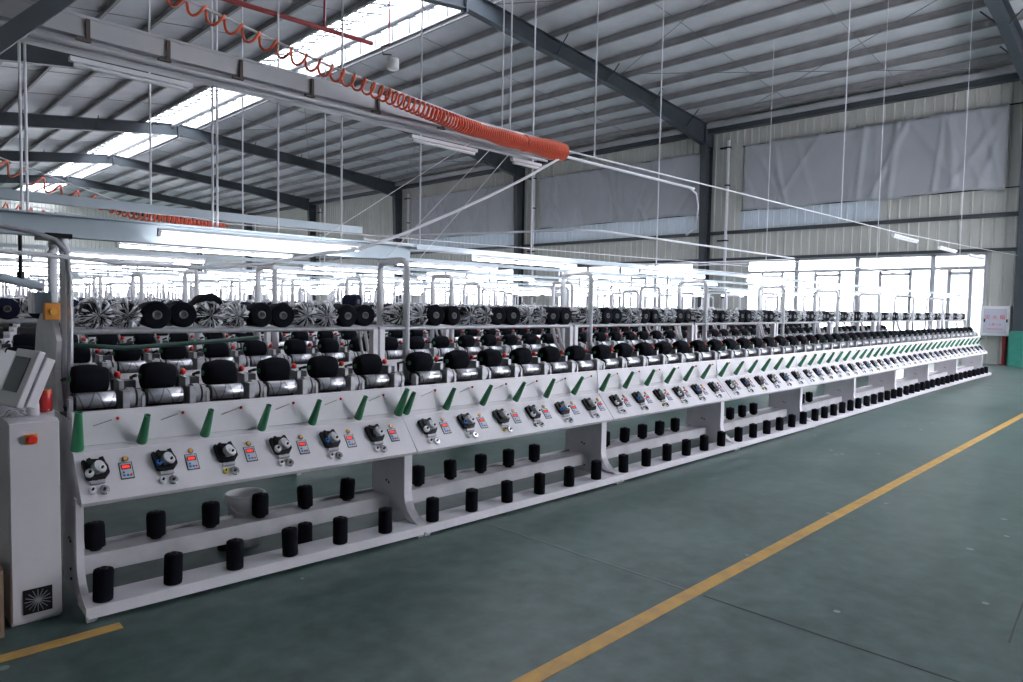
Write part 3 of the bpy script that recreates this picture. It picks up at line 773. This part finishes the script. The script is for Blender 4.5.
# ------------------------------------------------------------------ overhead trays, lamps
def lamp_mesh(lit=True,L=1.42,n=8):
    m=MB().mat(whitep).box(0,L,-.012,.012,.024,.040); m.box(0,.02,-.012,.012,-.011,.024); m.box(L-.02,L,-.012,.012,-.011,.024)
    return m
me_lh=lamp_mesh().mesh('lamp_housing')
me_lt=MB().mat(tubel).cyl((.02,0,0),(1.40,0,0),.0105,8).mesh('tube')
m=lamp_mesh(); m.mat(tubel).cyl((.02,0,0),(1.40,0,0),.011,6); me_lfar=m.mesh('tube_lamp')
lines=[4.50,5.77,7.45,8.75]+[10.3+1.45*k for k in range(6)]+[19.0+1.95*k for k in range(22)]
for li,vv in enumerate(lines):
    for k in range(8):
        u0=1.45+2.52*k+(.12 if li%2 else 0)
        if u0+1.4>21.3: continue
        z=1.985
        lab='lit tube lamp, %s from the left on the %s lamp line from the front'%(ORD[k],(ORD[li] if li<20 else NUM[li+1]+'th'))
        if li<3:
            e=empty('tube_lamp',(u0,vv,z)); tag(e,lab,'tube lamp','lit tube lamps over the machines'); inst('lamp_housing',me_lh,e); inst('tube',me_lt,e)
        else:
            o=inst('tube_lamp',me_lfar); o.location=(u0,vv,z); tag(o,lab,'tube lamp','lit tube lamps over the machines')
# cable trays carrying the lamps
for li,vv in enumerate(lines):
    m=MB().mat(traym); y=vv+.07
    if li==0: m.prism([(y,1.935),(y+.1,1.935),(y+.1,2.065),(y,2.065),(y,2.055),(y+.09,2.055),(y+.09,1.945),(y,1.945)],-.6,3.45); m.box(3.45,21.2,y,y+.05,2.035,2.075)
    else: m.box(.6,21.2,y-.05,y-.01,2.025,2.06)
    tag(m.build('lamp_rail'),('blue-grey lamp channel right above the front machine' if li==0 else 'thin blue-grey channel over the %s lamp line from the front'%(ORD[li] if li<20 else NUM[li+1]+'th')),'lamp rail','channels carrying the tube lamps')
# long upper rail behind
m=MB().mat(traym).box(-.6,3.4,5.3,5.36,2.20,2.26); tag(m.build('upper_rail_beam'),'thin grey beam just above the first lamp channel','rail')

# post at the left end of the machine, with boxes and conduit
e=empty('end_post',(.92,4.35,0)); tag(e,'cream end post with gusset plate at the left end of machine','post')
m=MB().mat(creamd).prism([(-.02,.98),(.60,.98),(.60,1.10),(.50,1.42),(.38,1.50),(.10,1.50),(.0,1.36),(.05,1.2)],-.03,-.005)
m.build('gusset_plate',e)
MB().mat(darkp).box(-.06,.06,.04,.34,1.915,1.94).build('clamp',e)
m=MB().mat(castl).tube([(-.6,4.6,2.28),(.2,4.55,2.08),(.55,4.47,1.98),(.80,4.42,1.94),(.90,4.38,1.90),(.945,4.36,1.84),(.955,4.35,1.7),(.955,4.35,1.46),(.95,4.34,1.3),(.94,4.34,1.0)],.015,10)
tag(m.build('conduit'),'thick grey conduit bending down onto the left end post','conduit')
e=empty('orange_stop_box',(.86,4.30,1.52)); tag(e,'orange square button box on the left end post','switch box')
MB().mat(orange).box(-.035,.035,-.02,.03,-.045,.045).build('box_body',e,bevel=.004)
MB().mat(orangel).cyl((0,-.02,0),(0,-.04,0),.018,14).build('button',e)
e=empty('junction_box',(.85,4.52,1.56)); tag(e,'small blue-grey junction box beside the orange button box','junction box')
m=MB().mat(bluebox).box(-.03,.05,-.03,.06,-.055,.06); m.build('box_body',e,bevel=.004); MB().mat(castl).box(-.045,-.03,-.03,.06,-.055,.06).build('side_cover',e)
# ------------------------------------------------------------------ control cabinet
e=empty('control_cabinet',(.61,3.97,0)); tag(e,'cream control cabinet with red knob and fan grille, far left','control cabinet')
MB().mat(cabm).box(0,.205,.022,.42,.0,1.0).build('cabinet_body',e,bevel=.004)
dr=MB().mat(cabm).box(.003,.207,0,.018,.02,.99).build('door',e,bevel=.003)
m=MB().mat(orangel).box(.065,.115,-.006,0,.885,.935); m.mat(red).cyl((.09,-.006,.91),(.09,-.028,.91),.022,16); m.cyl((.09,-.028,.91),(.09,-.04,.91),.017,16); m.build('stop_knob',dr)
m=MB().mat(darkp).box(.045,.165,-.006,0,.055,.175); m.mat(cast)
for k in range(8):
    a=k*PI/8; m.cyl((.105-.055*math.cos(a),-.008,.115-.055*math.sin(a)),(.105+.055*math.cos(a),-.008,.115+.055*math.sin(a)),.002,5)
m.build('fan_grille',dr)
# touch panel
e=empty('touch_panel',(.74,4.14,1.0)); tag(e,'tilted cream touch screen unit standing on the control cabinet','touch panel')
Zl=Vector((.36,.08,.93)).normalized(); Xw=Vector((.30,-.95,0)); Xw=(Xw-Zl*Xw.dot(Zl)).normalized(); Yd=Zl.cross(Xw)
R=T((-.06,-.07,.195))@Matrix((Xw,Yd,Zl)).transposed().to_4x4()
MB().mat(cabm).tube([(0,0,0),(0,0,.05),(-.005,-.01,.10),(-.02,-.03,.14)],.028,12).build('stand',e)
MB().mat(cabm).box(-.10,.10,-.02,.012,-.14,.145).build('housing',e,R,bevel=.005)
MB().mat(cabm).box(-.085,.115,.014,.06,-.125,.125).build('back_cover',e,R,bevel=.005)
MB().mat(lcd).box(-.075,.055,-.024,-.02,-.07,.105).build('screen',e,R)
e=empty('drink_can',(.815,4.25,1.0)); tag(e,'red patterned drink can on the control cabinet','can')
MB().mat(canm).lathe([(.027,0),(.031,.004),(.031,.106),(.028,.112)],20).build('can_body',e); MB().mat(yellp).lathe([(.028,.112),(.0285,.116),(.024,.116),(.024,.112)],20).build('rim',e)
m=MB().mat(bag); random.seed(5); m.lathe([(.09,0),(.085,.03),(.05,.055),(.01,.06)],20,T((.66,4.20,1.0)),True,.2); tag(m.build('plastic_bag'),'crumpled clear plastic bag on the control cabinet top','plastic bag')
m=MB().mat(white); m.prism([(.66,1.06),(.72,1.06),(.715,1.20),(.735,1.30),(.70,1.31),(.69,1.29),(.675,1.31),(.64,1.30),(.655,1.20)],4.50,4.53,'y'); tag(m.build('paper_bag'),'white bag hanging behind the touch screen','bag')
e=empty('cardboard_box',(.40,4.02,0)); tag(e,'brown cardboard carton at bottom left beside the cabinet','carton'); MB().mat(cardb).box(-.18,.17,-.12,.25,0,.32).build('box_body',e); MB().mat(yellp).box(-.02,.02,-.121,.251,.1,.321).build('tape',e)
m=MB().mat(traym); p=Vector((.30,5.5,1.84)); q=Vector((1.05,5.5,1.66))
m.cyl(p,q,.03,8); tag(m.build('slanted_channel'),'blue-grey slanted tube behind the left end post','beam')
m=MB().mat(darkp).cyl((.93,5.5,1.74),(.93,5.5,2.06),.012,8); m.cyl((.93,5.5,1.68),(.93,5.5,1.76),.022,8); tag(m.build('black_pipe'),'short black vertical pipe left of the end post','pipe')
# stretch: green belt cover behind the first section
m=MB().mat(beltm).tube([(1.0,4.98,1.31),(1.25,4.98,1.285),(1.4,4.98,1.27),(1.8,4.98,1.29),(2.3,4.98,1.32)],.015,8); tag(m.build('green_belt'),'dark green hose sagging behind the first front section','hose')

# ------------------------------------------------------------------ duct, hoses, wires
e=empty('overhead_duct',(0,4.45,2.95)); tag(e,'long pale rectangular overhead duct running in from top left','duct')
m=MB().mat(galv).box(-.6,4.75,0,.22,.085,.195); m.box(-.6,4.75,-.006,.0,.185,.20); m.box(-.6,4.75,.06,.16,.02,.085); m.build('duct_body',e)
m=MB().mat(galv).cyl((-.6,-.02,.03),(4.9,-.02,.03),.017,10); m.cyl((-.6,.03,.01),(4.9,.03,.01),.012,8); m.build('conduit',e)
for x in (1.08,1.50,1.94,2.44,2.98,3.6,4.2):
    m=MB().mat(mat('rusty_strap',(.12,.09,.08),.7)); m.box(x-.010,x+.010,-.018,-.006,.06,.18); m.box(x-.06,x+.01,-.03,-.006,.05,.065); m.build('strap',e)
for k,(a,c) in enumerate(((.98,1.62),(3.25,3.93),(4.35,4.72))):
    f=empty('unlit_tube_lamp',(a,4.40,2.87)); tag(f,'unlit tube lamp hanging under the overhead duct, %s from the left'%ORD[k],'tube lamp','unlit lamps under the duct')
    MB().mat(whitep).box(0,c-a,-.02,.02,.0,.025).build('lamp_housing',f); MB().mat(tubeoff).cyl((.02,0,-.015),(c-a-.02,0,-.015),.013,8).build('tube',f)
def coil(path,R,turns,n=14,jit=0):
    """helix about a polyline path with varying radius and pitch; turns(t) is the phase"""
    pts=[];N=int(turns(1)*n)
    P=[Vector(p) for p in path]; seg=[0]
    for i in range(len(P)-1): seg.append(seg[-1]+(P[i+1]-P[i]).length)
    # parameter by turns
    ts=[];M=3000;j=0
    for i in range(N+1):
        want=i/n
        while j<M and turns(j/M)<want: j+=1
        ts.append(j/M)
    for i,t in enumerate(ts):
        d=t*seg[-1]; k=max(q for q in range(len(seg)-1) if seg[q]<=d+1e-9); f=(d-seg[k])/(seg[k+1]-seg[k]); c=P[k].lerp(P[k+1],f); ax=(P[k+1]-P[k]).normalized()
        e=ax.cross(Vector((0,0,1))).normalized(); g=e.cross(ax)
        w=2*PI*i/n; r=R(t); pts.append(c+e*r*math.cos(w)+g*r*math.sin(w))
    return pts
path=[(-.3,4.12,3.74),(.9,4.12,3.40),(1.3,4.12,3.28),(1.72,4.12,3.20),(2.2,4.12,3.12),(2.9,4.12,3.035),(3.55,4.12,2.97),(4.0,4.12,2.955),(4.72,4.12,2.96)]
def trn(t):
    u=-.3+5.05*t; n=0; knots=[(-.3,8.5),(2.1,9.5),(2.7,13),(3.2,24),(3.7,45),(4.9,55)]
    for (a,d0),(b,d1) in zip(knots,knots[1:]):
        if u<=a: break
        w=min(u,b)-a; d=d0+(d1-d0)*w/(b-a); n+=w*(d0+d)/2
    return n
cp=coil(path,lambda t:.038+max(0,t-.35)*.036+(.006*math.sin(t*60) if t>.8 else 0)+(.010 if t>.9 else 0),trn,14)
m=MB().mat(hosem).tube(cp,.0085,6); tag(m.build('coiled_air_hose'),'orange coiled air hose bunched at its right end, near the duct','hose')
path=[(.3,7.0,2.95),(1.06,7.,2.66),(1.47,7.,2.50),(2.02,7.,2.38),(2.55,7.,2.32),(2.9,7.,2.30)]
cp=coil(path,lambda t:.052,lambda t:20*t+60*max(0,t-.6)**1.3,12)
m=MB().mat(hosem).tube(cp,.008,6); tag(m.build('coiled_air_hose'),'orange coiled air hose further back at left, above the lamps','hose')
path=[(.6,10.5,2.9),(1.3,10.5,2.72),(2.4,10.5,2.58),(3.4,10.5,2.5)]
m=MB().mat(hosem).tube(coil(path,lambda t:.06,lambda t:22*t,10),.009,5); tag(m.build('coiled_air_hose'),'orange coiled air hose farthest away at left edge','hose')
for yy,pp in ((7.0,[(.2,3.03),(1.06,2.72),(2.02,2.44),(2.9,2.36)]),(10.5,[(.5,2.99),(1.3,2.79),(3.4,2.57)])):
    m=MB().mat(whitep).tube([(a,yy,b) for a,b in pp]+[(21,yy,2.6)],.006,5); tag(m.build('support_wire'),'thin white wire carrying the orange hose %s'%('behind the first lamp lines' if yy<8 else 'farthest away'),'wire')
m=MB().mat(whitep).tube([(-.3,4.12,3.68),(1.5,4.12,3.27),(2.4,4.12,3.13),(4.0,4.12,3.0),(4.75,4.12,2.985),(7.5,4.12,3.01),(14.2,4.12,3.06),(20,4.12,3.2),(25.8,4.12,3.36)],.008,6); tag(m.build('support_wire'),'white support wire running from the orange hose to the wall','wire')
m=MB().mat(whitep).cyl((4.5,4.12,2.93),(6.95,4.12,2.93),.014,8); tag(m.build('guide_pipe'),'white guide pipe sticking out of the orange hose end','pipe')
m=MB().mat(whitep).tube([(6.85,4.12,2.93),(7.0,4.12,2.88),(7.05,4.12,2.75),(7.05,4.14,2.5),(6.95,4.2,2.42)],.012,6); tag(m.build('hanging_hose'),'thin white hose curving down from the guide pipe end','hose')
m=MB().mat(whitep).tube([(4.72,4.12,2.93),(4.62,4.1,2.88),(4.21,4.1,2.66),(3.8,4.1,2.46),(3.45,4.1,2.30),(2.94,4.1,2.08),(2.61,4.1,1.96),(2.38,4.1,1.92),(1.91,4.1,1.82),(1.55,4.1,1.78),(1.18,4.1,1.78),(.89,4.1,1.80),(.61,4.1,1.81),(.1,4.1,1.83)],.0115,8)
tag(m.build('sagging_cable'),'thick white cable sagging from the orange hose end to the left','cable')
for k,(a,c) in enumerate(((13.9,15.4),(17.0,18.4),(19.6,21.2))):
    f=empty('unlit_tube_lamp',(a,4.12,2.98)); tag(f,'small unlit tube lamp on the support wire, %s from the left'%ORD[k],'tube lamp','unlit lamps on the support wire')
    MB().mat(whitep).box(0,c-a,-.03,.03,.0,.04).build('lamp_housing',f); MB().mat(tubeoff).cyl((.02,0,-.02),(c-a-.02,0,-.02),.016,8).build('tube',f)
# cleaner track loops
def track(pts,z,lab):
    m=MB().mat(whitep).tube([(x,y,z) for x,y in pts],.016,6,True); tag(m.build('overhead_track'),lab,'track','thin white overhead tracks')
track([(6.0,9.3),(6.2,9.6),(6.6,9.7),(13.4,9.7),(13.8,9.4),(13.8,6.1),(13.5,5.75),(7.4,5.75),(7.1,6.0),(6.0,9.0)],2.60,'thin white rounded overhead track loop right of the sagging cable')
track([(15.2,9.6),(21,9.6),(21.3,9.3),(21.3,6.2),(21,5.9),(15.2,5.9),(14.9,6.2),(14.9,9.3)],2.62,'thin white overhead track loop in front of the window')
# hanging rods: direction (u/v ratio) from the picture, all fixed to the roof
rods=[(0.79,4.6,2.06),(0.815,4.6,2.06),(1.82,4.6,2.07),(1.85,4.6,2.07),(2.28,4.62,2.07),(2.77,4.6,2.06),(4.51,7.5,2.07),(3.5,4.6,2.07),(4.34,4.52,3.14),(4.44,4.52,3.14),(6.72,6.4,2.07),(5.16,4.12,3.0),(6.97,4.6,2.07),(11.35,4.12,3.04),(18.74,5.9,2.62),(20.51,9.6,2.62),(20.59,4.52,2.07),(4.52,10.3,2.06),(6.72,11.75,2.06),(2.35,7.48,2.06)]
NA=sorted(a/b for a,b,_ in rods)
for k,(uu,vv,zb) in enumerate(rods):
    r=.0075 if vv<6 else .011
    m=MB().mat(whitep).cyl((uu,vv,zb),(uu,vv,zroof(uu) if not SK0<uu<SK1 else 9.95),r,6)
    i=NA.index(uu/vv); t=ORD[i]+' from the left' if i<12 else ORD[len(NA)-1-i]+' from the right'
    tag(m.build('hanging_rod'),'thin white rod hanging from the roof, %s'%t.replace('first from','first from'),'rod','rods hanging from the roof')
for k,(p,q) in enumerate((((2.35,4.4,1.95),(3.9,4.45,2.95)),((3.05,4.4,1.95),(4.15,4.45,2.95)),((3.35,4.4,1.95),(4.35,4.45,2.92)))):
    m=MB().mat(whitep).cyl(p,q,.0035,5); tag(m.build('thin_cord'),'thin slanting cord below the duct, %s from the left'%ORD[k],'cord','slanting cords below the duct')
# red pipe and the round lamp
e=empty('red_pipe',(0,6,0)); tag(e,'dark red overhead pipe with drop hangers at top centre','pipe')
MB().mat(redp).cyl((1.9,0,4.13),(3.95,0,4.17),.022,10).build('main_pipe',e)
MB().mat(redp).cyl((3.42,0,4.16),(3.42,0,8.9),.010,8).build('hanger',e)
e=empty('round_lamp',(4.18,6,0)); tag(e,'small round white lamp on a dark red hanger by the skylight','lamp')
MB().mat(redp).cyl((-.03,0,4.2),(-.03,0,9.0),.008,8).build('hanger',e)
MB().mat(darkp).tube([(-.03,0,4.22),(-.12,0,4.17),(-.10,0,4.10),(0,0,4.12)],.008,6).build('cord',e)
MB().mat(white).lathe([(.03,.055),(.06,.045),(.062,-.055),(.05,-.065),(.001,-.065)],20,T((.02,0,4.04)),True).build('lamp_shade',e)
# diagonal beam, top left
m=MB().mat(steel); p=Vector((.64,4.30,2.84)); q=Vector((.96,4.30,3.19))
M=T(p)@(q-p).to_track_quat('X','Z').to_matrix().to_4x4(); m.box(-.3,(q-p).length+.3,-.03,.03,-.042,.042,M)
tag(m.build('slanted_beam'),'slanted dark steel beam crossing the top left corner','beam')
# outside
m=MB().mat(mat('outside_paving',(.45,.45,.44),.9)).box(U+.3,U+40,-40,110,-.15,-.1); struct(m.build('ground'))
m=MB().mat(skin).box(U+9.0,U+16,-6,8.4,0,6.0); m.mat(white)
for z in (2.2,3.3): m.box(U+8.95,U+9,-6,8.4,z,z+.12)
tag(m.build('neighbour_building'),'pale beige building outside the right-hand window','building')

# ------------------------------------------------------------------ world, camera
w=bpy.data.worlds.new('sky'); sc.world=w; w.use_nodes=True
bg=w.node_tree.nodes['Background']; bg.inputs[0].default_value=(.90,.92,1.0,1); bg.inputs[1].default_value=5.0
cam=bpy.data.cameras.new('camera'); co=bpy.data.objects.new('camera',cam); col.objects.link(co); sc.camera=co
cam.sensor_width=36; cam.lens=692.*36/1023; cam.clip_end=400; cam.clip_start=.05
P=math.atan(36.5/692.); YAW=PI/4+.0013; ROLL=.018
fw=Vector((math.cos(YAW)*math.cos(P),math.sin(YAW)*math.cos(P),-math.sin(P)))
rt=Vector((math.sin(YAW),-math.cos(YAW),0)); upv=rt.cross(fw)
# the picture is turned clockwise by ROLL
c,s=math.cos(ROLL),math.sin(ROLL)
r2=rt*c+upv*s; u2=-rt*s+upv*c
Mx=Matrix((r2,u2,-fw)).transposed().to_4x4(); Mx.translation=(0,0,1.6); co.matrix_world=Mx
vs=sc.view_settings; vs.view_transform='Standard'; vs.look='None'; vs.exposure=1.62; vs.gamma=1; vs.use_curve_mapping=False
sc.cycles.max_bounces=8; sc.cycles.diffuse_bounces=4; sc.cycles.transparent_max_bounces=12; sc.cycles.glossy_bounces=3
sc.cycles.sample_clamp_indirect=4; sc.cycles.caustics_reflective=False; sc.cycles.caustics_refractive=False
